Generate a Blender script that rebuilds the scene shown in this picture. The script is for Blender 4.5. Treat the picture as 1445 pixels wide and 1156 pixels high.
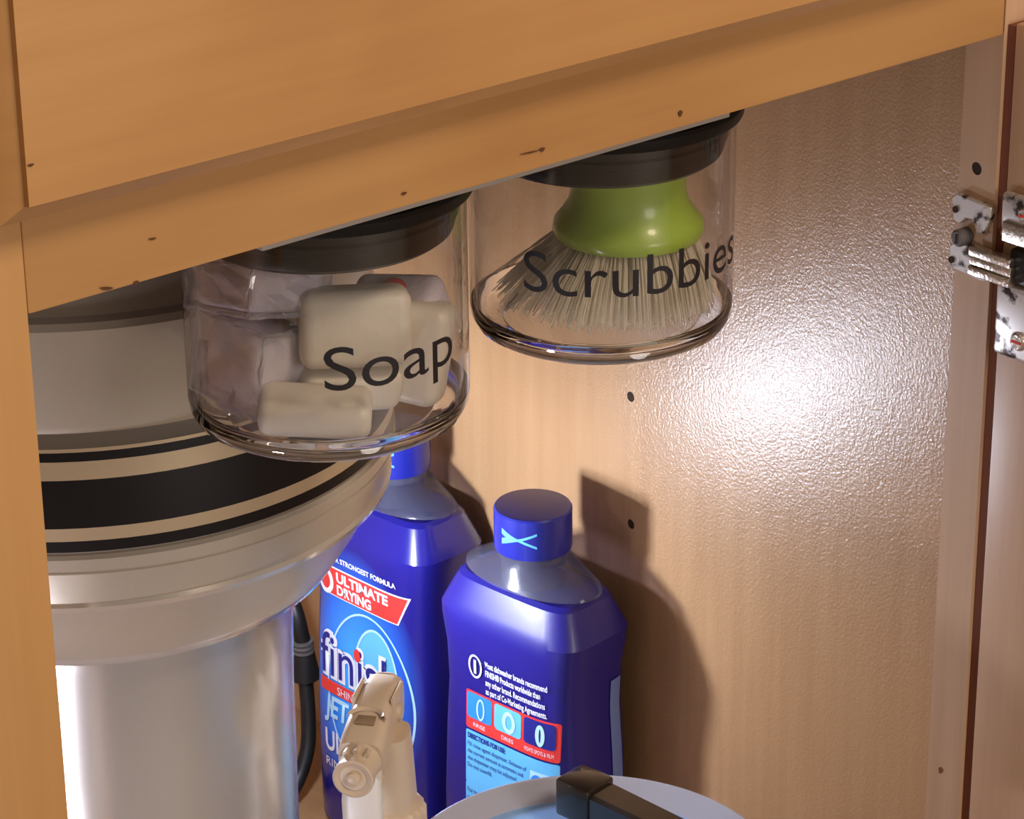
import bpy, bmesh, math, random
from mathutils import Vector, Matrix
random.seed(7)
for o in list(bpy.data.objects): bpy.data.objects.remove(o)
S = bpy.context.scene
COL = S.collection

# ------------------------------------------------------------------ camera
W_PX, H_PX = 1445.0, 1156.0
F_PX = 4192.84
YAW, PITCH, ROLL = (math.radians(v) for v in (40.0339, 23.5734, -0.6013))
CAM = Vector((-0.4225, -0.7279, 0.3293))
fw = Vector((math.sin(YAW)*math.cos(PITCH), math.cos(YAW)*math.cos(PITCH), -math.sin(PITCH)))
rt0 = Vector((math.cos(YAW), -math.sin(YAW), 0)); up0 = rt0.cross(fw)
rt = math.cos(ROLL)*rt0 + math.sin(ROLL)*up0
up = -math.sin(ROLL)*rt0 + math.cos(ROLL)*up0
cd = bpy.data.cameras.new('camera'); cam = bpy.data.objects.new('camera', cd); COL.objects.link(cam)
cam.matrix_world = Matrix(((rt.x, up.x, -fw.x, CAM.x), (rt.y, up.y, -fw.y, CAM.y), (rt.z, up.z, -fw.z, CAM.z), (0, 0, 0, 1)))
cd.sensor_width = 36.0; cd.lens = F_PX/W_PX*36.0; cd.clip_start = 0.02; cd.clip_end = 60
S.camera = cam

def pix(px, py, axis, v):
    """point where the photograph's pixel meets the plane axis = v"""
    d = rt*((px-W_PX/2)/F_PX) - up*((py-H_PX/2)/F_PX) + fw
    return CAM + d*((v-CAM[axis])/d[axis])

# ------------------------------------------------------------------ world, room light, exposure
wd = bpy.data.worlds.new('kitchen_air'); S.world = wd; wd.use_nodes = True
bg = wd.node_tree.nodes['Background']; bg.inputs[0].default_value = (1.0, 0.80, 0.62, 1); bg.inputs[1].default_value = 0.33
def area(name, loc, target, size, power, color):
    l = bpy.data.lights.new(name, 'AREA'); l.shape = 'DISK'; l.size = size; l.energy = power; l.color = color
    o = bpy.data.objects.new(name, l); COL.objects.link(o); o.location = loc
    o.rotation_euler = (Vector(target)-Vector(loc)).to_track_quat('-Z', 'Y').to_euler()
    return o
area('kitchen_ceiling_light', (0.45, -1.5, 1.55), (0.15, 0.0, -0.1), 0.5, 23, (1.0, 0.80, 0.60))
area('front_fill_light', (0.25, -2.2, 0.35), (0.2, 0.1, -0.25), 0.9, 14, (1.0, 0.92, 0.86))  # added fill light to brighten the cabinet contents, no real window
S.view_settings.view_transform = 'Standard'; S.view_settings.look = 'None'
S.view_settings.gamma = 1.0; S.view_settings.use_curve_mapping = False
S.view_settings.exposure = 0.0

# ------------------------------------------------------------------ materials
def nt(name):
    m = bpy.data.materials.new(name); m.use_nodes = True
    n = m.node_tree.nodes; return m, n, m.node_tree.links, n['Principled BSDF']
def plain(name, col, rough=0.4, metal=0.0, coat=0.0, trans=0.0, sub=0.0, bump=0.0, bscale=400, spec=0.5, emit=None, es=0):
    m, n, l, b = nt(name)
    b.inputs['Base Color'].default_value = (*col, 1); b.inputs['Roughness'].default_value = rough
    b.inputs['Metallic'].default_value = metal; b.inputs['Coat Weight'].default_value = coat
    b.inputs['Specular IOR Level'].default_value = spec
    b.inputs['Transmission Weight'].default_value = trans
    if sub: b.inputs['Subsurface Weight'].default_value = sub; b.inputs['Subsurface Radius'].default_value = (.01, .008, .006); b.inputs['Subsurface Scale'].default_value = .5
    if emit: b.inputs['Emission Color'].default_value = (*emit, 1); b.inputs['Emission Strength'].default_value = es
    tc = n.new('ShaderNodeTexCoord'); no = n.new('ShaderNodeTexNoise'); no.inputs['Scale'].default_value = bscale; no.inputs['Detail'].default_value = 3
    l.new(tc.outputs['Object'], no.inputs['Vector'])
    if bump:
        bp = n.new('ShaderNodeBump'); bp.inputs['Strength'].default_value = bump; bp.inputs['Distance'].default_value = .001
        l.new(no.outputs['Fac'], bp.inputs['Height']); l.new(bp.outputs['Normal'], b.inputs['Normal'])
    # faint uneven tone
    mx = n.new('ShaderNodeMixRGB'); mx.blend_type = 'MULTIPLY'; mx.inputs[0].default_value = .08
    mx.inputs[1].default_value = (*col, 1); l.new(no.outputs['Color'], mx.inputs[2]); l.new(mx.outputs[0], b.inputs['Base Color'])
    return m
def wood(name, c1, c2, axis, rough=.38, coat=.0, bump=.05, bscale=900, blotch=.5, bdist=.0006, spec=.5):
    """varnished maple: grain stretched along the given axis"""
    m, n, l, b = nt(name)
    tc = n.new('ShaderNodeTexCoord'); mp = n.new('ShaderNodeMapping')
    sc = [60, 60, 60]; sc[axis] = 2.2; mp.inputs['Scale'].default_value = sc
    l.new(tc.outputs['Object'], mp.inputs['Vector'])
    g = n.new('ShaderNodeTexNoise'); g.inputs['Scale'].default_value = 2.0; g.inputs['Detail'].default_value = 7; g.inputs['Roughness'].default_value = .62
    l.new(mp.outputs[0], g.inputs['Vector'])
    mp2 = n.new('ShaderNodeMapping'); sc2 = [9, 9, 9]; sc2[axis] = 3; mp2.inputs['Scale'].default_value = sc2
    l.new(tc.outputs['Object'], mp2.inputs['Vector'])
    k = n.new('ShaderNodeTexNoise'); k.inputs['Scale'].default_value = 1.0; k.inputs['Detail'].default_value = 3; k.inputs['Distortion'].default_value = .8
    l.new(mp2.outputs[0], k.inputs['Vector'])
    ad = n.new('ShaderNodeMixRGB'); ad.inputs[0].default_value = blotch
    l.new(g.outputs['Fac'], ad.inputs[1]); l.new(k.outputs['Fac'], ad.inputs[2])
    cr = n.new('ShaderNodeValToRGB'); cr.color_ramp.elements[0].position = .34; cr.color_ramp.elements[1].position = .66
    cr.color_ramp.elements[0].color = (*c1, 1); cr.color_ramp.elements[1].color = (*c2, 1)
    l.new(ad.outputs[0], cr.inputs[0]); l.new(cr.outputs[0], b.inputs['Base Color'])
    b.inputs['Roughness'].default_value = rough; b.inputs['Coat Weight'].default_value = coat; b.inputs['Coat Roughness'].default_value = .2
    b.inputs['Specular IOR Level'].default_value = spec
    bn = n.new('ShaderNodeTexNoise'); bn.inputs['Scale'].default_value = bscale; bn.inputs['Detail'].default_value = 2
    l.new(tc.outputs['Object'], bn.inputs['Vector'])
    bp = n.new('ShaderNodeBump'); bp.inputs['Strength'].default_value = bump; bp.inputs['Distance'].default_value = bdist
    l.new(bn.outputs['Fac'], bp.inputs['Height']); l.new(bp.outputs['Normal'], b.inputs['Normal'])
    return m
def clear(name, tint=(.95, .95, .95), edge=(.6, .6, .62), ior=1.45, rough=.02, haze=0.0, hazecol=(1, 1, 1)):
    """clear moulded plastic: transparent, with a mirror sheen that grows towards grazing angles"""
    m = bpy.data.materials.new(name); m.use_nodes = True; n = m.node_tree.nodes; l = m.node_tree.links
    n.remove(n['Principled BSDF'])
    out = n['Material Output']
    tr = n.new('ShaderNodeBsdfTransparent'); gl = n.new('ShaderNodeBsdfGlossy'); gl.inputs['Roughness'].default_value = rough
    lw = n.new('ShaderNodeLayerWeight'); lw.inputs['Blend'].default_value = .28
    cm = n.new('ShaderNodeMixRGB'); cm.inputs[1].default_value = (*tint, 1); cm.inputs[2].default_value = (*edge, 1)
    l.new(lw.outputs['Facing'], cm.inputs[0]); l.new(cm.outputs[0], tr.inputs['Color'])
    pw = n.new('ShaderNodeMath'); pw.operation = 'POWER'; pw.inputs[1].default_value = 4.0
    lf = n.new('ShaderNodeLayerWeight'); lf.inputs['Blend'].default_value = .5; l.new(lf.outputs['Facing'], pw.inputs[0])
    fr = n.new('ShaderNodeMath'); fr.operation = 'MULTIPLY_ADD'; fr.inputs[1].default_value = .75; fr.inputs[2].default_value = ((ior-1)/(ior+1))**2
    l.new(pw.outputs[0], fr.inputs[0])
    mx = n.new('ShaderNodeMixShader'); l.new(fr.outputs[0], mx.inputs[0]); l.new(tr.outputs[0], mx.inputs[1]); l.new(gl.outputs[0], mx.inputs[2])
    last = mx
    if haze:
        df = n.new('ShaderNodeBsdfPrincipled'); df.inputs['Base Color'].default_value = (*hazecol, 1); df.inputs['Roughness'].default_value = .4
        m2 = n.new('ShaderNodeMixShader'); m2.inputs[0].default_value = haze
        l.new(mx.outputs[0], m2.inputs[1]); l.new(df.outputs[0], m2.inputs[2]); last = m2
    l.new(last.outputs[0], out.inputs['Surface'])
    return m

M = {}
M['front_h'] = wood('maple_front_horizontal', (.455, .230, .082), (.60, .335, .135), 0, rough=.36, blotch=.75)
M['front_v'] = wood('maple_front_vertical', (.50, .265, .10), (.585, .33, .135), 2, rough=.36, blotch=.6)
M['edge_v'] = wood('maple_edge_vertical', (.50, .31, .185), (.60, .39, .25), 2, rough=.42, blotch=.4)
M['door_v'] = wood('maple_door_vertical', (.50, .30, .175), (.60, .375, .23), 2, rough=.4, blotch=.5)
M['wall'] = wood('melamine_maple_side', (.455, .257, .120), (.535, .322, .160), 2, rough=.31, bump=.34, bscale=760, blotch=.35, bdist=.0008, spec=.85)
M['base'] = wood('melamine_maple_base', (.36, .20, .09), (.46, .27, .13), 1, rough=.4, bump=.2, blotch=.5)
M['hole'] = plain('dark_hole', (.035, .016, .008), .9)
M['gap'] = plain('red_brown_dark', (.20, .055, .022), .6)
M['board'] = plain('grey_board', (.40, .36, .32), .6)
M['stone'] = plain('grey_countertop', (.3, .29, .28), .4)
M['tile'] = plain('kitchen_floor_tile', (.32, .27, .22), .5, bump=.1)
M['jar'] = clear('clear_acrylic', (.99, .987, .985), (.88, .865, .86), 1.62, .03)
M['glass'] = plain('thick_acrylic', (.97, .96, .96), .02, trans=1.0)
M['lid'] = plain('black_lid', (.010, .008, .007), .42, spec=.22)
M['vinyl'] = plain('black_vinyl', (.008, .006, .010), .5)
M['pod'] = plain('pod_cream', (.68, .62, .53), .42, sub=.0, bump=.15, bscale=300)
M['podl'] = plain('pod_pale_powder', (.76, .71, .75), .45, bump=.3, bscale=500)
M['podv'] = plain('pod_lilac_powder', (.60, .54, .60), .5, bump=.3, bscale=500)
M['film'] = clear('pod_film', (.99, .985, .995), (.95, .93, .96), 2.4, .06, .16, (.9, .86, .95))
M['red'] = plain('pod_red_ball', (.42, .035, .03), .35)
M['green'] = plain('lime_plastic', (.34, .50, .055), .32, coat=.2)
M['bristle'] = plain('white_bristle', (.72, .68, .60), .45)
def soft(name, col):
    m, n, l, b = nt(name); b.inputs['Base Color'].default_value = (*col, 1); b.inputs['Roughness'].default_value = .4
    tl = n.new('ShaderNodeBsdfTranslucent'); tl.inputs['Color'].default_value = (*col, 1)
    mx = n.new('ShaderNodeMixShader'); mx.inputs[0].default_value = .5
    l.new(b.outputs[0], mx.inputs[1]); l.new(tl.outputs[0], mx.inputs[2]); l.new(mx.outputs[0], n['Material Output'].inputs['Surface'])
    return m
M['bristle'] = soft('soft_bristle', (.93, .89, .80))
M['steel'] = plain('silver_shell', (.56, .50, .42), .30, metal=.35, spec=.5)
M['steel2'] = plain('silver_can', (.50, .47, .45), .24, metal=.45)
M['clearlip'] = plain('silver_lip', (.62, .57, .52), .16, metal=.4, coat=.6)
M['greyring'] = plain('grey_ring', (.22, .185, .15), .45)
M['blackband'] = plain('black_band', (.008, .006, .007), .38, spec=.3)
M['creamband'] = plain('champagne_band', (.60, .47, .31), .34, metal=.35)
M['rubber'] = plain('black_rubber', (.012, .012, .013), .45)
M['greyrub'] = plain('grey_rubber', (.12, .11, .11), .5)
M['blue'] = plain('bottle_blue', (.012, .009, .18), .38, coat=.15)
M['cap'] = plain('cap_blue', (.014, .020, .27), .28, coat=.2)
M['shoulder'] = clear('clear_shoulder', (.62, .62, .74), (.34, .34, .44), 1.45, .1, .12, (.35, .36, .50))
M['white'] = plain('print_white', (.80, .82, .90), .4)
M['pred'] = plain('print_red', (.75, .045, .04), .35)
M['psky'] = plain('print_sky', (.13, .50, .88), .35)
M['pazure'] = plain('print_azure', (.03, .24, .82), .35)
M['pnavy'] = plain('print_navy', (.015, .02, .22), .35)
M['pperi'] = plain('print_periwinkle', (.16, .22, .50), .4)
M['ppale'] = plain('print_pale', (.45, .74, .95), .35)
M['spray'] = plain('off_white_sprayer', (.60, .48, .36), .38)
M['spraydark'] = plain('sprayer_shade', (.30, .21, .13), .5)
M['spraybottle'] = plain('white_bottle', (.78, .76, .74), .35)
M['tub'] = plain('milky_lid', (.44, .46, .58), .22, coat=.5)
M['tubreflect'] = plain('painted_lid_reflection', (.26, .47, .85), .2, coat=.5)  # blue reflection of the bottles painted as the lid's colour
M['black'] = plain('black_plastic', (.018, .013, .010), .22, coat=.4)
M['chrome'] = plain('nickel', (.72, .66, .60), .25, metal=1.0, bump=.3, bscale=600)
M['led'] = plain('led_diffuser', (.9, .9, .95), .5, emit=(.78, .84, 1.0), es=500)
M['led2'] = plain('led_diffuser_low', (.9, .9, .95), .5, emit=(.86, .86, 1.0), es=120)
M['grey'] = plain('grey_plastic', (.35, .35, .37), .45)
# hinge plate: worn nickel with dark stains
def stained(name):
    m, n, l, b = nt(name)
    tc = n.new('ShaderNodeTexCoord'); no = n.new('ShaderNodeTexNoise'); no.inputs['Scale'].default_value = 130; no.inputs['Detail'].default_value = 4
    l.new(tc.outputs['Object'], no.inputs['Vector'])
    cr = n.new('ShaderNodeValToRGB'); cr.color_ramp.elements[0].position = .38; cr.color_ramp.elements[1].position = .46
    cr.color_ramp.elements[0].color = (.05, .03, .025, 1); cr.color_ramp.elements[1].color = (.72, .68, .66, 1)
    l.new(no.outputs['Fac'], cr.inputs[0]); l.new(cr.outputs[0], b.inputs['Base Color'])
    b.inputs['Metallic'].default_value = .6; b.inputs['Roughness'].default_value = .35
    return m
M['stained'] = stained('worn_nickel')
# printed sleeve of the jet bottle: azure glow printed around the emblem
def sleeve(name):
    m, n, l, b = nt(name)
    tc = n.new('ShaderNodeTexCoord'); mp = n.new('ShaderNodeMapping')
    mp.inputs['Location'].default_value = (.004, .03, -.098); 
    l.new(tc.outputs['Object'], mp.inputs['Vector'])
    mp2 = n.new('ShaderNodeMapping'); mp2.inputs['Scale'].default_value = (21, 22, 12.5); l.new(mp.outputs[0], mp2.inputs['Vector'])
    gr = n.new('ShaderNodeTexGradient'); gr.gradient_type = 'SPHERICAL'; l.new(mp2.outputs[0], gr.inputs['Vector'])
    cr = n.new('ShaderNodeValToRGB'); e = cr.color_ramp.elements
    e[0].position = 0; e[0].color = (.013, .011, .19, 1); e[1].position = .85; e[1].color = (.06, .42, .95, 1)
    e.new(.35).color = (.02, .16, .78, 1)
    l.new(gr.outputs[1], cr.inputs[0]); l.new(cr.outputs[0], b.inputs['Base Color'])
    b.inputs['Roughness'].default_value = .25; b.inputs['Coat Weight'].default_value = .6
    return m
M['sleeve'] = sleeve('printed_blue_sleeve')

# ------------------------------------------------------------------ helpers
def mesh(name, bm, mat, parent=None, smooth=True, angle=35):
    bmesh.ops.recalc_face_normals(bm, faces=bm.faces)
    me = bpy.data.meshes.new(name); bm.to_mesh(me); bm.free()
    me.materials.append(M[mat] if isinstance(mat, str) else mat)
    if smooth:
        me.polygons.foreach_set('use_smooth', [True]*len(me.polygons))
        me.set_sharp_from_angle(angle=math.radians(angle))
    o = bpy.data.objects.new(name, me); COL.objects.link(o)
    if parent: o.parent = parent
    return o
def thing(name, label, cat, loc=(0, 0, 0), rz=0, group=None):
    o = bpy.data.objects.new(name, None); COL.objects.link(o); o.empty_display_size = .02
    o.location = loc; o.rotation_euler = (0, 0, rz); o['label'] = label; o['category'] = cat
    if group: o['group'] = group
    return o
def box(x0, x1, y0, y1, z0, z1, bev=0, seg=2, bm=None):
    b2 = bmesh.new(); bmesh.ops.create_cube(b2, size=1)
    for v in b2.verts: v.co = Vector(((x0+x1)/2+v.co.x*(x1-x0), (y0+y1)/2+v.co.y*(y1-y0), (z0+z1)/2+v.co.z*(z1-z0)))
    if bev: bmesh.ops.bevel(b2, geom=b2.edges[:], offset=bev, segments=seg, profile=.5, affect='EDGES')
    if bm is None: return b2
    me = bpy.data.meshes.new('t'); b2.to_mesh(me); b2.free(); bm.from_mesh(me); bpy.data.meshes.remove(me)
    return bm
def merge(bm, other, mat=None):
    me = bpy.data.meshes.new('t'); other.to_mesh(me); other.free()
    if mat: me.transform(mat)
    bm.from_mesh(me); bpy.data.meshes.remove(me); return bm
def loft(loops, cap0=True, cap1=True, closed=True):
    bm = bmesh.new(); rows = [[bm.verts.new(p) for p in lp] for lp in loops]; n = len(rows[0])
    for a, b in zip(rows, rows[1:]):
        for i in range(n if closed else n-1):
            j = (i+1) % n; bm.faces.new((a[i], a[j], b[j], b[i]))
    if cap0: bm.faces.new(rows[0][::-1])
    if cap1: bm.faces.new(rows[-1])
    return bm
def ringpts(r, z, n=64, cx=0, cy=0): return [(cx+r*math.cos(2*math.pi*i/n), cy+r*math.sin(2*math.pi*i/n), z) for i in range(n)]
def lathe(prof, n=72, cap0=False, cap1=False): return loft([ringpts(max(r, 1e-5), z, n) for r, z in prof], cap0, cap1)
def supell(a, b, e, z, n=72):
    pts = []
    for i in range(n):
        t = 2*math.pi*i/n; c, s = math.cos(t), math.sin(t)
        pts.append((a*math.copysign(abs(c)**(2/e), c), b*math.copysign(abs(s)**(2/e), s), z))
    return pts
def tube(path, r, n=12, cap=True):
    path = [Vector(p) for p in path]; loops = []; prev = None
    for i, p in enumerate(path):
        d = (path[min(i+1, len(path)-1)]-path[max(i-1, 0)]).normalized()
        if prev is None: a = d.orthogonal().normalized()
        else: a = (prev - d*prev.dot(d)).normalized()
        prev = a; b = d.cross(a); rr = r[i] if isinstance(r, (list, tuple)) else r
        loops.append([p+a*rr*math.cos(2*math.pi*k/n)+b*rr*math.sin(2*math.pi*k/n) for k in range(n)])
    return loft(loops, cap, cap)
def smoothpath(pts, m=8):
    P = [Vector(p) for p in pts]; P = [2*P[0]-P[1]]+P+[2*P[-1]-P[-2]]; out = []
    for i in range(1, len(P)-2):
        for k in range(m):
            t = k/m; a, b, c, d = P[i-1:i+3]
            out.append(.5*((2*b)+(c-a)*t+(2*a-5*b+4*c-d)*t*t+(3*b-a-3*c+d)*t**3))
    out.append(P[-2]); return out
def carve(o, cutter):
    """cut a real hole and throw the cutter away"""
    md = o.modifiers.new('cut', 'BOOLEAN'); md.operation = 'DIFFERENCE'; md.object = cutter; md.solver = 'EXACT'
    bpy.context.view_layer.update(); dg = bpy.context.evaluated_depsgraph_get()
    me = bpy.data.meshes.new_from_object(o.evaluated_get(dg)); o.modifiers.clear(); o.data = me
    bpy.data.objects.remove(cutter)
def textbm(s, width=None, height=None, bold=0, shear=0, align='CENTER'):
    cu = bpy.data.curves.new('t', 'FONT'); cu.body = s; cu.size = 1; cu.align_x = align; cu.offset = bold; cu.shear = shear; cu.resolution_u = 5
    o = bpy.data.objects.new('t', cu); COL.objects.link(o); bpy.context.view_layer.update()
    me = bpy.data.meshes.new_from_object(o.evaluated_get(bpy.context.evaluated_depsgraph_get()))
    bpy.data.objects.remove(o); bpy.data.curves.remove(cu)
    bm = bmesh.new(); bm.from_mesh(me); bpy.data.meshes.remove(me)
    xs = [v.co.x for v in bm.verts]
    sx = width/(max(xs)-min(xs)) if width else None
    sy = height/.70 if height else sx
    if sx is None: sx = sy
    x0 = (max(xs)+min(xs))/2 if align == 'CENTER' else min(xs)
    for v in bm.verts: v.co = Vector(((v.co.x-x0)*sx, v.co.y*sy, 0))
    return bm
def slices(bm, step):
    xs = [v.co.x for v in bm.verts]; x = min(xs)+step
    while x < max(xs):
        bmesh.ops.bisect_plane(bm, geom=bm.verts[:]+bm.edges[:]+bm.faces[:], plane_co=(x, 0, 0), plane_no=(1, 0, 0)); x += step
    return bm
def rrect(w, h, r, n=5):
    """flat rounded rectangle in x/y as a bmesh"""
    bm = bmesh.new(); vs = []
    for cx, cy, a0 in ((w/2-r, h/2-r, 0), (-w/2+r, h/2-r, 90), (-w/2+r, -h/2+r, 180), (w/2-r, -h/2+r, 270)):
        for i in range(n+1):
            a = math.radians(a0+90*i/n); vs.append(bm.verts.new((cx+r*math.cos(a), cy+r*math.sin(a), 0)))
    bm.faces.new(vs); return bm
def shift(bm, dx, dy, rot=0):
    c, s = math.cos(rot), math.sin(rot)
    for v in bm.verts: v.co = Vector((v.co.x*c-v.co.y*s+dx, v.co.x*s+v.co.y*c+dy, v.co.z))
    return bm
def oval(a, b, n=40, w=0):
    bm = bmesh.new(); o = [bm.verts.new((a*math.cos(2*math.pi*i/n), b*math.sin(2*math.pi*i/n), 0)) for i in range(n)]
    if not w: bm.faces.new(o); return bm
    k = [bm.verts.new(((a-w)*math.cos(2*math.pi*i/n), (b-w)*math.sin(2*math.pi*i/n), 0)) for i in range(n)]
    for i in range(n): j = (i+1) % n; bm.faces.new((o[i], o[j], k[j], k[i]))
    return bm

# ------------------------------------------------------------------ setting
OW, T, XW, ZF = .44, .019, .465, -.53       # opening width, frame thickness, side panel face, cabinet floor
fl = mesh('floor', box(-3, 2.5, -3, 1.2, -.68, -.66), 'tile', smooth=False); fl['kind'] = 'structure'; fl['label'] = 'kitchen floor in front of the cabinet'
wb = mesh('wall_back', box(-3, 2.5, 1.2, 1.3, -.68, 2.0), plain('kitchen_wall', (.55, .48, .40), .7), smooth=False); wb['kind'] = 'structure'

# ------------------------------------------------------------------ the sink cabinet
cab = thing('sink_cabinet', 'open maple sink cabinet with face frame and door swung open', 'cabinet', (0, 0, -.66))
CZ = .66
def cpart(name, bm, mat, **k):
    for v in bm.verts: v.co.z += CZ
    return mesh(name, bm, mat, cab, **k)
side = cpart('side_panel', box(XW, XW+.012, T, .582, -.65, .16), 'wall', smooth=False)
def cutter(p0, p1, r):
    bm = tube([p0, p1], r, 16)
    for v in bm.verts: v.co.z += CZ
    o = mesh('cutter', bm, 'hole', cab); return o
for i, (px, py) in enumerate(((890, 560), (890, 740))):
    p = pix(px, py, 0, XW); carve(side, cutter((XW-.01, p.y, p.z), (XW+.008, p.y, p.z), .0026))
    h = cpart('pin_hole', tube([(XW+.0005, p.y, p.z), (XW+.0075, p.y, p.z)], .00262, 16), 'hole')
cpart('side_panel', box(-.515, -.503, T, .582, -.65, .16), 'wall', smooth=False)
cpart('back_panel', box(-.503, XW, .57, .582, -.65, .16), 'wall', smooth=False)
cpart('bottom_panel', box(-.503, XW, T, .57, ZF-.016, ZF), 'base', smooth=False)
cpart('countertop', box(-.55, .51, -.03, .60, .16, .19, .004), 'stone')
cpart('mounting_board', box(.100, .312, T+.0008, .135, -.0102, .012, .0006), 'board')
cpart('stile', box(-.038, 0, 0, T, -.65, .16, .0008), 'front_v')
st = cpart('stile', box(OW, OW+.038, 0, T, -.65, .16), 'edge_v', smooth=False)
p = pix(1378, 238, 0, OW); carve(st, cutter((OW-.01, p.y, p.z), (OW+.007, p.y, p.z), .0027))
cpart('screw_hole', tube([(OW+.0004, p.y, p.z), (OW+.0065, p.y, p.z)], .00275, 16), 'hole')
cpart('stile', box(-.515, -.478, 0, T, -.65, .16, .0008), 'front_v')
cpart('rail', box(0, OW, .0002, T, 0, .16, .0010), 'front_h')
cpart('rail', box(-.478, -.038, .0002, T, 0, .16, .0010), 'front_h')
cpart('rail', box(0, OW, .0002, T, -.65, ZF-.004, .0010), 'front_h')
# false drawer front: slab standing proud of the frame, with a stepped bevelled edge
def false_front(x0, x1, z0, z1):
    prof = [(0, -.0190), (.0003, -.0168), (.0060, -.0125), (.0065, -.0120), (.0065, -.0003)]   # outward, depth
    lp = []
    for o, d in prof: lp.append([(x0-o, d, z0-o), (x1+o, d, z0-o), (x1+o, d, z1+o), (x0-o, d, z1+o)])
    return loft(lp)
cpart('drawer_front', false_front(-.008, .452, .0413, .150), 'front_h', angle=20)
cpart('drawer_front', false_front(-.49, -.030, .0413, .150), 'front_h', angle=20)
# dark nicks and knots in the wood
def nick(px, py, rx, rz, rot, y=-.0001, ax=1):
    c = pix(px, py, ax, y); bm = bmesh.new()
    vs = [bm.verts.new((rx*math.cos(a)*(1+.3*math.sin(3*a)), 0, rz*math.sin(a))) for a in [2*math.pi*i/14 for i in range(14)]]
    f = bm.faces.new(vs); r = bmesh.ops.extrude_face_region(bm, geom=[f])
    for v in [g for g in r['geom'] if isinstance(g, bmesh.types.BMVert)]: v.co.y -= .00025
    mt = Matrix.Rotation(rot, 4, 'Y')
    if ax == 0: mt = Matrix.Rotation(-math.pi/2, 4, 'Z') @ mt
    bm.transform(Matrix.Translation(c) @ mt); cpart('nick', bm, 'gap' if ax == 0 else 'nick_dark', smooth=False)
M['nick_dark'] = plain('dark_knot', (.10, .035, .012), .7)
nick(765, 211, .0011, .0007, 0); nick(748, 215, .004, .00025, .05); nick(960, 160, .0009, .0011, 0); nick(150, 407, .0022, .0005, .25)
nick(215, 337, .0013, .0003, .1); nick(192, 399, .0009, .0006, 0); nick(43, 233, .0010, .0004, 0, -.01902); nick(570, 273, .0010, .0005, 0)
nick(1327, 1087, .0009, .0017, .2, OW-.0001, 0)
# door, swung open and standing square to the frame
dx = OW+.0016
door = cpart('door', box(dx, dx+.019, -.050, -.0040, -.55, .0055, .0012), 'door_v')
cpart('door', box(dx, dx+.019, -.430, -.380, -.55, .0055, .0012), 'door_v').name = 'door_stile'
door.name = 'door_stile'
for z0, z1 in ((-.55, -.50), (-.0445, .0055)): cpart('door_rail', box(dx, dx+.019, -.380, -.050, z0, z1, .0012), 'door_v')
cpart('door_panel', box(dx+.006, dx+.012, -.382, -.048, -.502, -.0425), 'door_v', smooth=False)
cpart('gap_strip', box(dx+.0004, dx+.018, -.0040, -.0002, -.65, .004), 'gap', smooth=False)  # dark strip filling the gap between stile and door, its shade painted red-brown
# hinge
hg = bpy.data.objects.new('hinge', None); COL.objects.link(hg); hg.parent = cab; hg.location = (OW, 0, CZ-.085)
hg['label'] = 'worn nickel cup hinge with dark stains joining stile and door'
def hp(name, bm, mat): return mesh(name, bm, mat, hg)
def plate_outline(pts, x0, x1, bev=.0004):
    bm = bmesh.new(); vs = [bm.verts.new((x0, y, z)) for y, z in pts]; f = bm.faces.new(vs)
    r = bmesh.ops.extrude_face_region(bm, geom=[f])
    for v in [g for g in r['geom'] if isinstance(g, bmesh.types.BMVert)]: v.co.x = x1
    if bev: bmesh.ops.bevel(bm, geom=bm.edges[:], offset=bev, segments=1, affect='EDGES')
    return bm
def q2(px, py, X=OW): v = pix(px, py, 0, X); return (v.y, v.z+.085)
up_l = [q2(*p, OW-.003) for p in ((1343, 279), (1350, 273), (1398, 294), (1398, 306), (1388, 330), (1378, 330), (1372, 310), (1362, 308), (1354, 316), (1345, 310))]
lo_l = [q2(*p, OW-.003) for p in ((1340, 346), (1352, 340), (1375, 352), (1388, 366), (1392, 397), (1384, 397), (1340, 376))]
hp('mounting_plate', plate_outline(up_l, -.003, -.0002), 'stained')
hp('mounting_plate', plate_outline(lo_l, -.003, -.0002), 'stained')
y, z = q2(1365, 332); sc = hp('cam_screw', tube([(-.0065, y, z), (-.0055, y, z), (-.0002, y, z)], [.0028, .0036, .0036], 20), 'greyrub')
hp('screw_slot', box(-.0069, -.0064, y-.0004, y+.0004, z-.002, z+.002), 'hole')
for px, py in ((1356, 293), (1350, 364)):
    y, z = q2(px, py); hp('screw', tube([(-.0036, y, z), (-.0028, y, z)], .0014, 14), 'hole')
y0, z0 = q2(1378, 352, OW-.004); y1, z1 = q2(1430, 385, OW-.004)
arm = bmesh.new()
for k in range(3):
    zz = -.0015 - .0040*k; box(-.0080+.0008*(k % 2), -.0032, y1-.001, y0+.001, zz-.0040, zz, .0007, 2, arm)
hp('hinge_arm', arm, 'chrome')
hp('cup_recess', box(-.0038, .0014, -.050, -.0125, -.0125, .0015, .001), 'rubber')
def cup_plate(z0, z1): return box(-.0030, .0014, -.050, -.0055, z0, z1, .0022, 3)
hp('cup_plate', cup_plate(.0035, .0235), 'stained'); hp('cup_plate', cup_plate(-.0455, -.0145), 'stained')
hp('plate_step', box(-.0042, -.0028, -.050, -.008, .0035, .012, .0006), 'chrome')
for yy, zz in ((-.019, .0165), (-.019, -.0365)):
    hp('screw', tube([(-.0045, yy, zz), (-.0032, yy, zz), (-.0028, yy, zz)], [.0030, .0040, .0042], 20), 'chrome')
    hp('screw_slot', box(-.0049, -.0044, yy-.0026, yy+.0026, zz-.0004, zz+.0004), 'pred')

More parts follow.
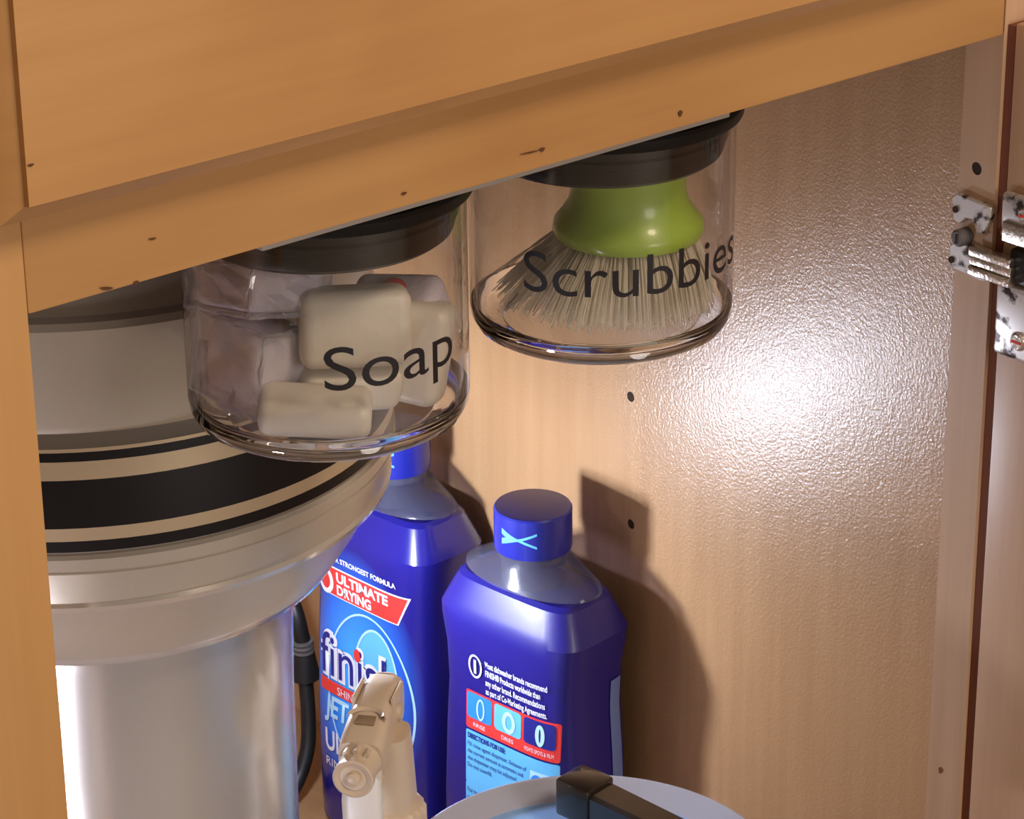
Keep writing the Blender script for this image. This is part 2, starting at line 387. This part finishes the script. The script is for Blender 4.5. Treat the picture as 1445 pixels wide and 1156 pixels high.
# ------------------------------------------------------------------ garbage disposal
DX, DY = .177, .2604
dsp = thing('garbage_disposal', 'silver garbage disposal with black and champagne bands behind the soap jar', 'disposal', (DX, DY, 0))
def dp(name, prof, mat, c0=False, c1=False, n=96): return mesh(name, lathe(prof, n, c0, c1), mat, dsp)
dp('sink_flange', [(.040, .150), (.040, .02), (.060, .005), (.060, -.045), (.100, -.052), (.1150, -.058), (.1155, -.0795), (.1175, -.0815)], 'greyring', True)
dp('upper_shell', [(.1175, -.0815), (.1195, -.084), (.1205, -.122), (.1200, -.125)], 'steel')
dp('grey_ring', [(.1200, -.125), (.1215, -.1285), (.1228, -.1302)], 'greyring')
bands = [(-.1302, -.1316, 'creamband'), (-.1316, -.1352, 'blackband'), (-.1352, -.1424, 'creamband'), (-.1424, -.1614, 'blackband'), (-.1614, -.1668, 'creamband'), (-.1668, -.1714, 'blackband')]
def rb(z): return .1228+.0042*min(1, (-.1302-z)/.030)
for a, b, mt in bands: dp('band', [(rb(a), a), (rb((a+b)/2), (a+b)/2), (rb(b), b)], mt)
dp('grey_ring', [(.127, -.1714), (.1262, -.1724), (.1262, -.1732)], 'greyring')
dp('flange', [(.1262, -.1732), (.1276, -.1745), (.1274, -.1796), (.1264, -.1800), (.1264, -.1806), (.1270, -.1810), (.1255, -.1900), (.1245, -.1945)], 'steel')
dp('trim_lip', [(.1245, -.1945), (.1255, -.1960), (.1245, -.1985), (.1200, -.2000)], 'clearlip')
dp('lower_shell', [(.1200, -.2000), (.1175, -.2030), (.1120, -.2160), (.1030, -.2300)], 'steel')
dp('trim_lip', [(.1030, -.2300), (.1000, -.2345), (.0935, -.2385), (.0850, -.2410), (.0825, -.2440)], 'clearlip')
dp('motor_can', [(.0825, -.2440), (.0815, -.2500), (.0800, -.300), (.0795, -.400), (.0780, -.425), (.065, -.435)], 'steel2', False, True)

# ------------------------------------------------------------------ power cord between disposal and side panel
cp = [(DX+.03, DY+.055, -.434), (.262, .366, -.448), (.300, .402, -.420)]
cord = thing('power_cord', 'black power cord with ribbed strain relief looping beside the disposal', 'cord', (DX+.03, DY+.055, -.434))
def rel(P): return [Vector(v)-Vector((DX+.03, DY+.055, -.434)) for v in P]
a = pix(418, 868, 1, .452); b = pix(427, 905, 1, .452); c = pix(431, 955, 1, .452); d = pix(435, 1010, 1, .448); e = pix(433, 1060, 1, .444); f = pix(416, 1110, 1, .44)
g = pix(390, 1135, 1, .43)
mesh('cable', tube(smoothpath(rel([c, d, e, f, g, (.27, .35, -.47), (DX+.045, DY+.065, -.47), (DX+.03, DY+.055, -.440)])), .0042), 'rubber', cord)
mesh('strain_relief', tube(rel([b+(c-b)*.3, c]), [.0062, .0085], 16), 'rubber', cord)
for k in range(3):
    u = b+(c-b)*(-.05+.13*k); mesh('rib', tube(rel([u, u+(c-b)*.07]), .0062, 16), 'greyrub', cord)
mesh('cable', tube(smoothpath(rel([pix(395, 800, 1, .47), a, b])), .0045), 'rubber', cord)

# ------------------------------------------------------------------ the two jars
JR = .0512
def jar(name, label, x, y, word, span, mid):
    t = thing(name, label, 'jar', (x, y, -.1040), group='clear jars hung under the rail')
    H = .0865
    wall = [(JR, .0105), (JR, .060), (JR, H), (JR-.0022, H), (JR-.0022, .0112), (JR, .0105)]
    jb = mesh('jar_body', lathe(wall, 96), 'jar', t, angle=50)
    mesh('jar_bottom', lathe([(.0001, .0006), (.0384, .0006), (.0384, .0048), (.0001, .0048)], 64), 'jar', t)
    rg = [(JR-.0024, .0106), (.0470, .0076), (.0440, .0058), (.0400, .0049), (.0385, .0048), (.0385, .0006), (.0410, .0002), (.0455, .0007), (.0490, .0028), (.0507, .0064), (JR-.0001, .0102), (JR-.0024, .0106)]
    mesh('base_ring', lathe(rg, 96), 'glass', t, angle=70)
    mesh('lid', lathe([(.0001, .0708), (.0440, .0705), (.0462, .0722), (.0470, .0745), (.0470, .0778), (.0484, .0785), (.0484, .0810), (.0470, .0818), (.0470, H+.0004), (.0536, H+.0004), (.0540, H+.0012), (.0540, H+.0045), (.0530, H+.0058), (.0001, H+.0058)], 96), 'lid', t, angle=30)
    bm = slices(textbm(word, width=span*JR, height=.0163), .0015)
    for v in bm.verts:
        an = mid + v.co.x/JR; v.co = Vector(((JR+.0003)*math.cos(an), (JR+.0003)*math.sin(an), .0305+v.co.y))
    mesh('lettering', bm, 'vinyl', jb, smooth=False)
    return t
J1 = (.1650, .0745); J2 = (.2975, .0745)
jar('storage_jar', 'clear jar lettered Soap, filled with wrapped detergent tablets', *J1, 'Soap', math.radians(60), math.radians(-98))
jar('storage_jar', 'clear jar lettered Scrubbies, holding a green scrub brush', *J2, 'Scrubbies', math.radians(112), math.radians(-110))

# dishwasher tablets in the soap jar
def pod(label, px, py, back, size, rot, mat='pod', film=False, ball=False):
    """px,py: where its centre shows; back: how far its centre lies behind the jar's axis plane as seen from the room"""
    cdir = Vector((CAM.x-J1[0], CAM.y-J1[1], 0)).normalized()
    d = rt*((px-W_PX/2)/F_PX) - up*((py-H_PX/2)/F_PX) + fw
    J = Vector((J1[0], J1[1], -.06)); pl = J - cdir*back
    tt = (pl-CAM).dot(cdir)/d.dot(cdir); c = CAM+d*tt
    t = thing('detergent_tablet', label, 'tablet', c, group='tablets in the soap jar')
    az = math.atan2(cdir.y, cdir.x)+math.pi/2
    t.rotation_euler = (Matrix.Rotation(az, 3, 'Z') @ Matrix.Rotation(rot[2], 3, 'Z') @ Matrix.Rotation(rot[0], 3, 'X') @ Matrix.Rotation(rot[1], 3, 'Y')).to_euler()
    w, dpt, h = size; r = min(size)*.30
    # keep every corner inside the glass and above the jar's bottom
    Rm = t.rotation_euler.to_matrix(); sh = .5*(.96 if film else .90); inn = .0478
    cs = [Rm @ Vector((sx*w*sh, sy*dpt*sh, sz_*h*sh)) for sx in (-1, 1) for sy in (-1, 1) for sz_ in (-1, 1)]
    ax_ = Vector((J1[0], J1[1], 0))
    for it in range(60):
        ofs = [Vector((c.x+k.x-ax_.x, c.y+k.y-ax_.y, 0)) for k in cs]; far = max(ofs, key=lambda v: v.length)
        if far.length <= inn: break
        c = c - far.normalized()*(far.length-inn)
    lo = min(c.z+k.z for k in cs); c.z += max(0, -.0992-lo); hi = max(c.z+k.z for k in cs); c.z -= max(0, hi+.0345)
    t.location = c
    bm = bmesh.new(); box(-w/2, w/2, -dpt/2, dpt/2, -h/2, h/2, r, 5, bm); mesh('tablet_body', bm, mat, t, angle=60)
    if ball:
        bm = bmesh.new(); bmesh.ops.create_uvsphere(bm, u_segments=20, v_segments=12, radius=.0055)
        bm.transform(Matrix.Translation((0, 0, h/2-.0015))); mesh('red_ball', bm, 'red', t)
    if film:
        bm = bmesh.new(); box(-w/2-.0012, w/2+.0012, -dpt/2-.0012, dpt/2+.0012, -h/2-.0012, h/2+.0012, .0012, 2, bm)
        bmesh.ops.subdivide_edges(bm, edges=bm.edges[:], cuts=4, use_grid_fill=True)
        rnd = random.Random(px)
        for v in bm.verts: v.co += Vector((rnd.uniform(-1, 1), rnd.uniform(-1, 1), rnd.uniform(-1, 1)))*.0011
        # crimped seam fin along one edge
        mesh('wrapper', bm, 'film', t, smooth=False)
        bm = bmesh.new(); n = 24; rows = []
        for k in range(n+1):
            u = -w/2+w*k/n; zz = .0006*math.sin(k*2.6); rows.append([(u, -dpt/2-.0012, -h/2+zz), (u, -dpt/2-.0045, -h/2-.001+zz)])
        mesh('seam', loft(rows, False, False, False), 'film', t, smooth=False)
    return t
R_ = math.radians
pod('cream tablet standing upright behind the letter o, top of the pile', 500, 460, -.014, (.040, .017, .0285), (R_(-6), R_(2), R_(6)))
pod('tablet lying flat in crinkled film, topmost against the left glass', 340, 405, -.006, (.034, .036, .016), (R_(-10), R_(14), R_(38)), 'podv', True, True)
pod('tablet in shiny crinkled film under the topmost one', 336, 505, -.006, (.029, .033, .029), (R_(4), R_(8), R_(42)), 'podl', True)
pod('cream tablet behind the letter S under the upright one', 490, 545, -.006, (.037, .024, .017), (R_(14), R_(3), R_(10)), 'pod')
pod('tablet lying on the jar bottom at the front', 446, 606, -.030, (.040, .019, .0145), (R_(10), R_(4), R_(-4)), 'pod')
pod('cream tablet standing on end behind the letters a and p', 608, 530, -.002, (.024, .018, .038), (R_(-8), R_(8), R_(-18)))
pod('tablet in film under the shiny one at the left glass', 316, 562, .004, (.030, .026, .014), (R_(6), R_(10), R_(30)), 'podl', True)
pod('lilac tablet with red ball at the back under the lid', 622, 422, .016, (.034, .022, .017), (R_(24), R_(-6), R_(-20)), 'podv', False, True)

# scrub brush in the other jar
br = thing('scrub_brush', 'round scrub brush with lime green grip and flared white bristles', 'brush', (J2[0]+.0150, J2[1]+.001, -.0985))
gz = .0025
prof = [(.0001, .0635), (.0225, .0635), (.0240, .0620), (.0228, .055), (.0222, .048), (.0232, .042), (.0262, .0370), (.0290, .0335), (.0297, .0305), (.0285, .0280), (.0001, .0265)]
bm = lathe(prof, 72); grip = mesh('grip', bm, 'green', br, angle=60)
bm = bmesh.new(); rnd = random.Random(3)
for k in range(1900):
    r = .0265*math.sqrt(rnd.random()); an = rnd.uniform(0, 2*math.pi); fl_ = 1.36+rnd.uniform(-.08, .10)
    # splayed further on the side that leans on the glass
    lean = 1+.45*max(0, math.cos(an-R_(150)))
    r1 = r*fl_*lean; z1 = rnd.uniform(.0, .0025)+ .004*max(0, math.cos(an-R_(150)))*r/.026
    mx = .0445
    x1, y1 = r1*math.cos(an)+.0150, r1*math.sin(an)+.001
    l1 = math.hypot(x1, y1)
    if l1 > mx: x1 *= mx/l1; y1 *= mx/l1; z1 += .004
    x1 -= .0150; y1 -= .001
    a_ = Vector((r*math.cos(an), r*math.sin(an), .0285)); c_ = Vector((x1, y1, z1)); m_ = a_.lerp(c_, .5)+Vector((math.cos(an), math.sin(an), 0))*.0012
    w = .00034; pv = None
    for P in (a_, m_, c_):
        ring = [bm.verts.new(P+Vector((w*math.cos(q), w*math.sin(q), 0))) for q in (0, 2.094, 4.189)]
        if pv:
            for i in range(3): bm.faces.new((pv[i], pv[(i+1) % 3], ring[(i+1) % 3], ring[i]))
        pv = ring
bs = mesh('bristles', bm, 'bristle', br, smooth=False); bs['kind'] = 'stuff'

# ------------------------------------------------------------------ the two rinse-aid bottles
BH = .24
BODY = [(.0415, .0245, .000), (.0450, .0275, .004), (.0458, .0282, .030), (.0455, .0280, .075), (.0440, .0270, .115), (.0425, .0262, .140), (.0432, .0266, .160), (.0455, .0278, .176), (.0462, .0275, .182), (.0440, .0255, .187), (.0385, .0205, .1985), (.0360, .0180, .2005)]
def bodyab(z):
    for (a0, b0, z0), (a1, b1, z1) in zip(BODY, BODY[1:]):
        if z0 <= z <= z1: k = (z-z0)/(z1-z0); return a0+(a1-a0)*k, b0+(b1-b0)*k
    return BODY[-1][:2]
EXP = 4.6
def onface(u, z, off):
    a, b = bodyab(z); s = min(.985, abs(u)/a); y = -b*(1-s**EXP)**(1/EXP)
    return Vector((u, y-off, z))
def bottle(label, loc, rz, mat):
    t = thing('rinse_aid_bottle', label, 'bottle', (*loc, ZF), rz)
    bdy = mesh('bottle_body', loft([supell(a, b, EXP, z, 96) for a, b, z in BODY]), mat, t, angle=22)
    sh = [(.0385, .0205, .2010), (.0405, .0222, .2022), (.0400, .0218, .2036), (.0330, .0195, .2075), (.0240, .0180, .2120), (.0178, .0170, .2145), (.0172, .0170, .2180)]
    mesh('clear_shoulder', loft([supell(a, b, 2.05, z, 72) for a, b, z in sh], False, False), 'shoulder', t)
    mesh('neck', lathe([(.0158, .2003), (.0158, .2165), (.0172, .2168), (.0172, .2185)], 48), 'shoulder', t)
    cp_ = mesh('cap', lathe([(.0170, .2180), (.0190, .2184), (.0192, .2200), (.0192, .2388), (.0186, .2398), (.0178, .2400), (.0001, .2400)], 64), 'cap', t, angle=30)
    # bow-shaped mark on the cap
    n = 18; top = []; bm = bmesh.new()
    for sgn in (1, -1):
        rows = []
        for k in range(n+1):
            u = -.0096+.0192*k/n; hgt = .0006+.0036*(abs(u)/.0096)**1.1; an = -math.pi/2+R_(20)+u/.0193
            z1 = .2292+sgn*hgt; wd_ = min(hgt, .0030 if u < 0 else .0013)
            rows.append([(.0193*math.cos(an), .0193*math.sin(an), z1), (.0193*math.cos(an), .0193*math.sin(an), z1-sgn*wd_)])
        merge(bm, loft(rows, False, False, False))
    mesh('cap_mark', bm, 'psky', cp_, smooth=False)
    return bdy
def decal(t, name, bm, mat, off):
    for v in bm.verts: v.co = onface(v.co.x, v.co.y, off)
    return mesh(name, bm, mat, t, smooth=False)
def dtext(t, s, u, z, mat, off=.0008, width=None, height=None, bold=0, shear=0, rot=0, align='CENTER'):
    return decal(t, 'lettering', shift(slices(textbm(s, width, height, bold, shear, align), .004), u, z, rot), mat, off)
def dpatch(t, name, bm, u, z, mat, off, rot=0): 
    sl = slices(bm, .004); return decal(t, name, shift(sl, u, z, rot), mat, off)

# bottle with its back label to the room
B2 = bottle('blue rinse aid bottle with printed directions and red-framed pictures, cap in full view', (.4235, .2641), R_(-83.5), 'blue')
def zz(px, py): v = pix(px, py, 0, .396); return v.z-ZF
dpatch(B2, 'number_ring', oval(.0046, .0066, 36, .0011), -.0145, .1565, 'white', .0007)
dtext(B2, '1', -.0145, .1528, 'white', height=.0072, bold=.03)
for i, s in enumerate(('Most dishwasher brands recommend', 'FINISH® Products worldwide than', 'any other brand. Recommendations', 'as part of Co-Marketing Agreements.')):
    dtext(B2, s, -.0075, .1585-.0050*i, 'white', width=(.040, .036, .0385, .0395)[i], height=.0034, bold=.02, align='LEFT')
dpatch(B2, 'picture_frame', rrect(.060, .0215, .0015), .0085, .1310, 'pred', .0005)
for i, (u, w, mt) in enumerate(((-.0120, .0170, 'pazure'), (.0072, .0180, 'psky'), (.0272, .0185, 'pnavy'))):
    dpatch(B2, 'picture', rrect(w, .0142, .002), u, .1337, mt, .0008)
    dpatch(B2, 'picture_glass', oval(.0028 if i != 1 else .0044, .0060, 20, .0010 if i == 0 else .0022), u+.001, .1332, 'ppale', .0011)
    dtext(B2, ('RINSE', 'DRIES', 'FIGHTS SPOTS & FILM')[i], u, .1225, 'white', .0009, width=(.008, .008, .017)[i], height=.0022)
dpatch(B2, 'blue_panel', rrect(.060, .0300, .0012), .0085, .1042, 'psky', .0005)
dpatch(B2, 'blue_panel', rrect(.060, .0480, .0012), .0085, .0655, 'psky', .0005)
dtext(B2, 'DIRECTIONS FOR USE:', -.020, .1150, 'pnavy', width=.026, height=.0027, bold=.03, align='LEFT')
for i, s in enumerate(('Fill rinse agent dispenser. Release of', 'the correct amount is automatic and', 'the dispenser may be adjusted.', 'Do not overfill.')):
    dtext(B2, s, -.020, .1105-.0040*i, 'pnavy', width=(.040, .038, .034, .017)[i], height=.0024, align='LEFT')
dpatch(B2, 'picture', rrect(.0150, .0130, .0006), .0300, .1060, 'ppale', .0008); dpatch(B2, 'picture_glass', oval(.004, .005, 20), .0270, .1060, 'pazure', .0011)
for i, s in enumerate(('For best results refill', 'the dispenser every month.')): dtext(B2, s, -.020, .0840-.0045*i, 'pnavy', width=(.024, .030)[i], height=.0026, align='LEFT')
# pale label edge wrapping round the narrow end
rows = []
for k in range(25):
    z = .050+.1050*k/24; a, b = bodyab(z); r_ = []
    for an in (4, 8, 13, 19):
        c, s = math.cos(R_(an)), math.sin(R_(an)); r_.append(((a+.0005)*c**(2/EXP), (b+.0005)*s**(2/EXP), z))
    rows.append(r_)
mesh('label_edge', loft(rows, False, False, False), 'pperi', B2, smooth=False)

# bottle with its front label to the room
B1 = bottle('blue rinse aid bottle with red ultimate drying banner, cap behind the soap jar', (.4306, .3830), R_(-86), 'sleeve')
dtext(B1, "OUR STRONGEST FORMULA", .0030, .1660, 'white', width=.052, height=.0030, bold=.03, rot=R_(0))
bm = bmesh.new(); vs = [bm.verts.new(v) for v in ((-.030, .1620, 0), (.0370, .1620, 0), (.0290, .1445, 0), (-.030, .1445, 0))]; bm.faces.new(vs)
dpatch(B1, 'banner_border', bm, 0, 0, 'white', .0005)
bm = bmesh.new(); vs = [bm.verts.new(v) for v in ((-.0295, .1612, 0), (.0355, .1612, 0), (.0284, .1453, 0), (-.0295, .1453, 0))]; bm.faces.new(vs)
dpatch(B1, 'red_banner', bm, 0, 0, 'pred', .0008)
dpatch(B1, 'banner_badge', oval(.0068, .0080, 30, .0028), -.0265, .1525, 'white', .0011)
dtext(B1, 'ULTIMATE', -.017, .1543, 'white', .0012, width=.040, height=.0055, bold=.04, align='LEFT')
dtext(B1, 'DRYING', -.017, .1470, 'white', .0012, width=.027, height=.0055, bold=.04, align='LEFT')
dpatch(B1, 'emblem_glow', oval(.0165, .0300, 48), .0120, .1050, 'psky', .0004)
dpatch(B1, 'emblem_ring', oval(.0330, .0500, 64, .0012), .0060, .0920, 'ppale', .0006)
dpatch(B1, 'emblem_ring', oval(.0172, .0308, 48, .0014), .0120, .1050, 'ppale', .0007)
for off, mt, bold in ((.0009, 'white', .055), (.0012, 'pnavy', .0)):
    dtext(B1, 'finish', -.0330, .0965, mt, off, width=.062, height=.0250, bold=bold, align='LEFT')
dpatch(B1, 'letter_dot', oval(.0026, .0038, 20), -.0015, .1165, 'pred', .0016)
dpatch(B1, 'red_strip', rrect(.064, .0075, .001), -.001, .0895, 'pred', .0010); dtext(B1, 'SHINE & DRY', -.001, .0870, 'white', .0014, width=.034, height=.0046)
dtext(B1, 'JET-DRY', -.0300, .0715, 'ppale', .0010, width=.052, height=.0125, bold=.03, shear=.15, align='LEFT')
dtext(B1, 'ULTRA', -.0300, .0500, 'white', .0010, width=.040, height=.0125, bold=.02, align='LEFT')
dtext(B1, 'RINSE AID', -.0300, .0400, 'white', .0010, width=.036, height=.0050, align='LEFT')

# ------------------------------------------------------------------ trigger spray bottle
rear = pix(543, 957, 2, -.300); nz = pix(497, 1088, 2, -.312)
hd = Vector((nz.x-rear.x, nz.y-rear.y, 0)); HL = hd.length; rzs = math.atan2(hd.y, hd.x)
nk = Vector((rear.x, rear.y, 0)) + hd.normalized()*.018          # neck axis under the rear half
sp = thing('spray_bottle', 'white trigger spray bottle standing between disposal and blue bottle', 'spray bottle', (nk.x, nk.y, ZF), rzs)
z0 = ZF                                                         # local z = world z - ZF
def sz(w): return w-ZF
NK_ = []
# local +x points to the nozzle; the neck is at x = 0
NK_.append(mesh('bottle', lathe([(.0001, 0), (.026, 0), (.0290, .003), (.0295, .05), (.0280, .085), (.0215, .115), (.0135, .135), (.0125, .160)], 48), 'spraybottle', sp))
col_ = bmesh.new(); n = 60
lp = []
for z, rr, am in ((.155, .0148, .0006), (.1585, .0156, .0006), (.176, .0152, .0006), (.1785, .0138, 0)):
    lp.append([((rr+am*math.cos(20*2*math.pi*i/120))*math.cos(2*math.pi*i/120), (rr+am*math.cos(20*2*math.pi*i/120))*math.sin(2*math.pi*i/120), z) for i in range(120)])
NK_.append(mesh('screw_collar', loft(lp), 'spray', sp, angle=80))
NK_.append(mesh('neck', loft([supell(a, b, 3, z, 40) for a, b, z in ((.0128, .0120, .1700), (.0120, .0112, .180), (.0112, .0098, .205), (.0105, .0090, .214))]), 'spray', sp))
for o in NK_: o.location.y = .0055
# head housing: lofted along local x
def sect(x, w, zlo, zhi, e=4): return [(x, q[0], (zlo+zhi)/2+q[1]) for q in [(p_[0], p_[1]) for p_ in supell(w, (zhi-zlo)/2, e, 0, 32)]]
hb = loft([sect(-.0215, .0060, .219, .2295), sect(-.0195, .0082, .211, .2312), sect(-.008, .0088, .207, .2320), sect(.008, .0090, .206, .2312), sect(.014, .0098, .205, .2290), sect(.024, .0100, .2045, .2262), sect(.0285, .0096, .205, .2235)])
mesh('head_housing', hb, 'spray', sp, angle=40)
mesh('rear_lug', loft([sect(-.0245, .0030, .222, .2295), sect(-.021, .0060, .218, .2310)]), 'spray', sp)
# arched recess on the top of the head
bm = bmesh.new()
rows = []
for k in range(13):
    an = math.pi*k/12; cx, cy = .0165-.0050*math.sin(an), .0062*math.cos(an)
    rows.append([(cx, cy, .2300), (cx-.0016*math.sin(an), cy*1.25, .2312), (cx-.0030*math.sin(an), cy*1.45, .2285)])
mesh('arched_ridge', loft(rows, False, False, False), 'spray', sp)
mesh('recess', box(.0135, .0200, -.0042, .0042, .2270, .2290, .0005), 'spraydark', sp)  # shade inside the recess put into a darker plastic colour
for s in (-1, 1):
    mesh('side_lug', tube([(-.006, s*.0078, .2205), (-.006, s*.0105, .2205)], [.0042, .0036], 16), 'spray', sp)
    mesh('side_fin', box(-.014, .004, s*.0086-.0009, s*.0086+.0009, .2250, .2318, .0006), 'spray', sp)
mesh('nozzle', tube([(.0275, 0, .2145), (.0300, 0, .2145), (.0400, 0, .2135), (.0408, 0, .2135)], [.0096, .0086, .0080, .0074], 32), 'spray', sp, angle=40)
mesh('nozzle_ring', loft([[(x, r*math.cos(t), .2134+r*math.sin(t)) for t in [2*math.pi*i/32 for i in range(32)]] for x, r in ((.0385, .0090), (.0415, .0090), (.0418, .0080), (.0410, .0060))], False, False), 'spray', sp)
mesh('nozzle_tip', tube([(.0395, 0, .2134), (.0425, 0, .2134), (.0430, 0, .2134)], [.0032, .0030, .0022], 20), 'spray', sp)
for k in range(3):
    an = R_(60+30*k); mesh('nozzle_nub', tube([(.031, .0086*math.cos(an), .2143+.0086*math.sin(an)), (.036, .0092*math.cos(an), .2140+.0092*math.sin(an))], .0013, 10), 'spray', sp)
# trigger hanging under the front of the head
tr = []
for x, z, w, d_ in ((.0255, .207, .0080, .004), (.0275, .195, .0088, .0042), (.0262, .178, .0088, .0042), (.0275, .160, .0082, .0040), (.0330, .146, .0070, .0034), (.0355, .140, .0050, .0028)):
    tr.append([(x+q[1], q[0], z) for q in [(p_[0], p_[1]) for p_ in supell(w, d_, 3.5, 0, 28)]])
mesh('trigger', loft(tr), 'spraybottle', sp, angle=45)
mesh('piston', tube([(.010, 0, .196), (.026, 0, .197)], [.0060, .0052], 16), 'spray', sp)

# ------------------------------------------------------------------ lidded tub and the black handle lying on it
TX, TY, TZ = .2950, .0785, -.3565
tb = thing('plastic_tub', 'round milky plastic tub with a pale blue recessed lid', 'tub', (TX, TY, ZF))
ht = TZ-ZF
mesh('tub_body', lathe([(.0001, 0), (.052, 0), (.055, .003), (.0735, ht-.016), (.0760, ht-.012), (.0760, ht-.010), (.0001, ht-.010)], 72), 'tub', tb)
ld = mesh('lid', lathe([(.0770, ht-.013), (.0800, ht-.013), (.0815, ht-.011), (.0822, ht-.003), (.0820, ht-.0006), (.0808, ht), (.0792, ht-.0006), (.0735, ht-.0050), (.0705, ht-.0064), (.0700, ht-.0068)], 96), 'tub', tb)
mesh('lid_panel', lathe([(.0700, ht-.0068), (.0690, ht-.0072), (.0001, ht-.0072)], 96), 'tubreflect', tb)
h0 = Vector((.3242, .1225, 0)); h1 = Vector((.3372, .0225, 0)); hdv = h0-h1; HLN = hdv.length
hn = thing('handle_bar', 'black square plastic handle with a collared end lying on the tub lid', 'handle', (h1.x, h1.y, TZ+.0002), math.atan2(hdv.y, hdv.x))
zt = .0165
hn.rotation_euler = (0, R_(0), math.atan2(hdv.y, hdv.x))
grip_b = loft([[(x, yy*w, zc+zz_*hh) for yy, zz_ in ((-1, -.8), (-.8, -1), (.8, -1), (1, -.8), (1, .8), (.8, 1), (-.8, 1), (-1, .8))] for x, w, hh, zc in ((-.10, .0066, .0058, .0060), (.02, .0074, .0070, .0072), (HLN-.018, .0082, .0080, .0082), (HLN-.016, .0078, .0078, .0082))])
mesh('grip', grip_b, 'black', hn, angle=20)
mesh('end_collar', box(HLN-.0165, HLN+.002, -.0092, .0092, 0, .0182, .0014, 2), 'black', hn)
mesh('end_button', tube([(HLN+.002, 0, .009), (HLN+.003, 0, .009)], .0042, 16), 'greyrub', hn)
mesh('rib', box(-.04, HLN-.02, .0070, .0080, .0095, .0108, .0003), 'chrome', hn)  # bright strip drawn for the chrome highlight along the bar

# ------------------------------------------------------------------ battery lights that light the cabinet from inside
lt = thing('led_lantern', 'slim battery lantern standing behind the disposal', 'lantern', (.288, .305, ZF))
mesh('base', lathe([(.0001, 0), (.017, 0), (.017, .010), (.013, .013), (.0001, .013)], 32), 'grey', lt)
mesh('post', tube([(0, 0, .012), (0, 0, .225)], .006, 16), 'grey', lt)
mesh('diffuser', lathe([(.0001, .225), (.008, .226), (.0095, .229), (.0095, .243), (.008, .246), (.0001, .247)], 24), 'led', lt)
mesh('cap', lathe([(.0001, .247), (.0190, .2475), (.0195, .250), (.0185, .253), (.0001, .256)], 24), 'grey', lt)  # brim widened to shade the upper side panel from the lamp
pk = thing('puck_light', 'round battery puck light on the cabinet floor beside the centre stile', 'puck light', (-.13, .09, ZF))
mesh('base', lathe([(.0001, 0), (.036, 0), (.036, .012), (.031, .016), (.0001, .016)], 40), 'grey', pk)
mesh('diffuser', lathe([(.030, .016), (.029, .021), (.020, .025), (.0001, .0262)], 40), 'led2', pk)
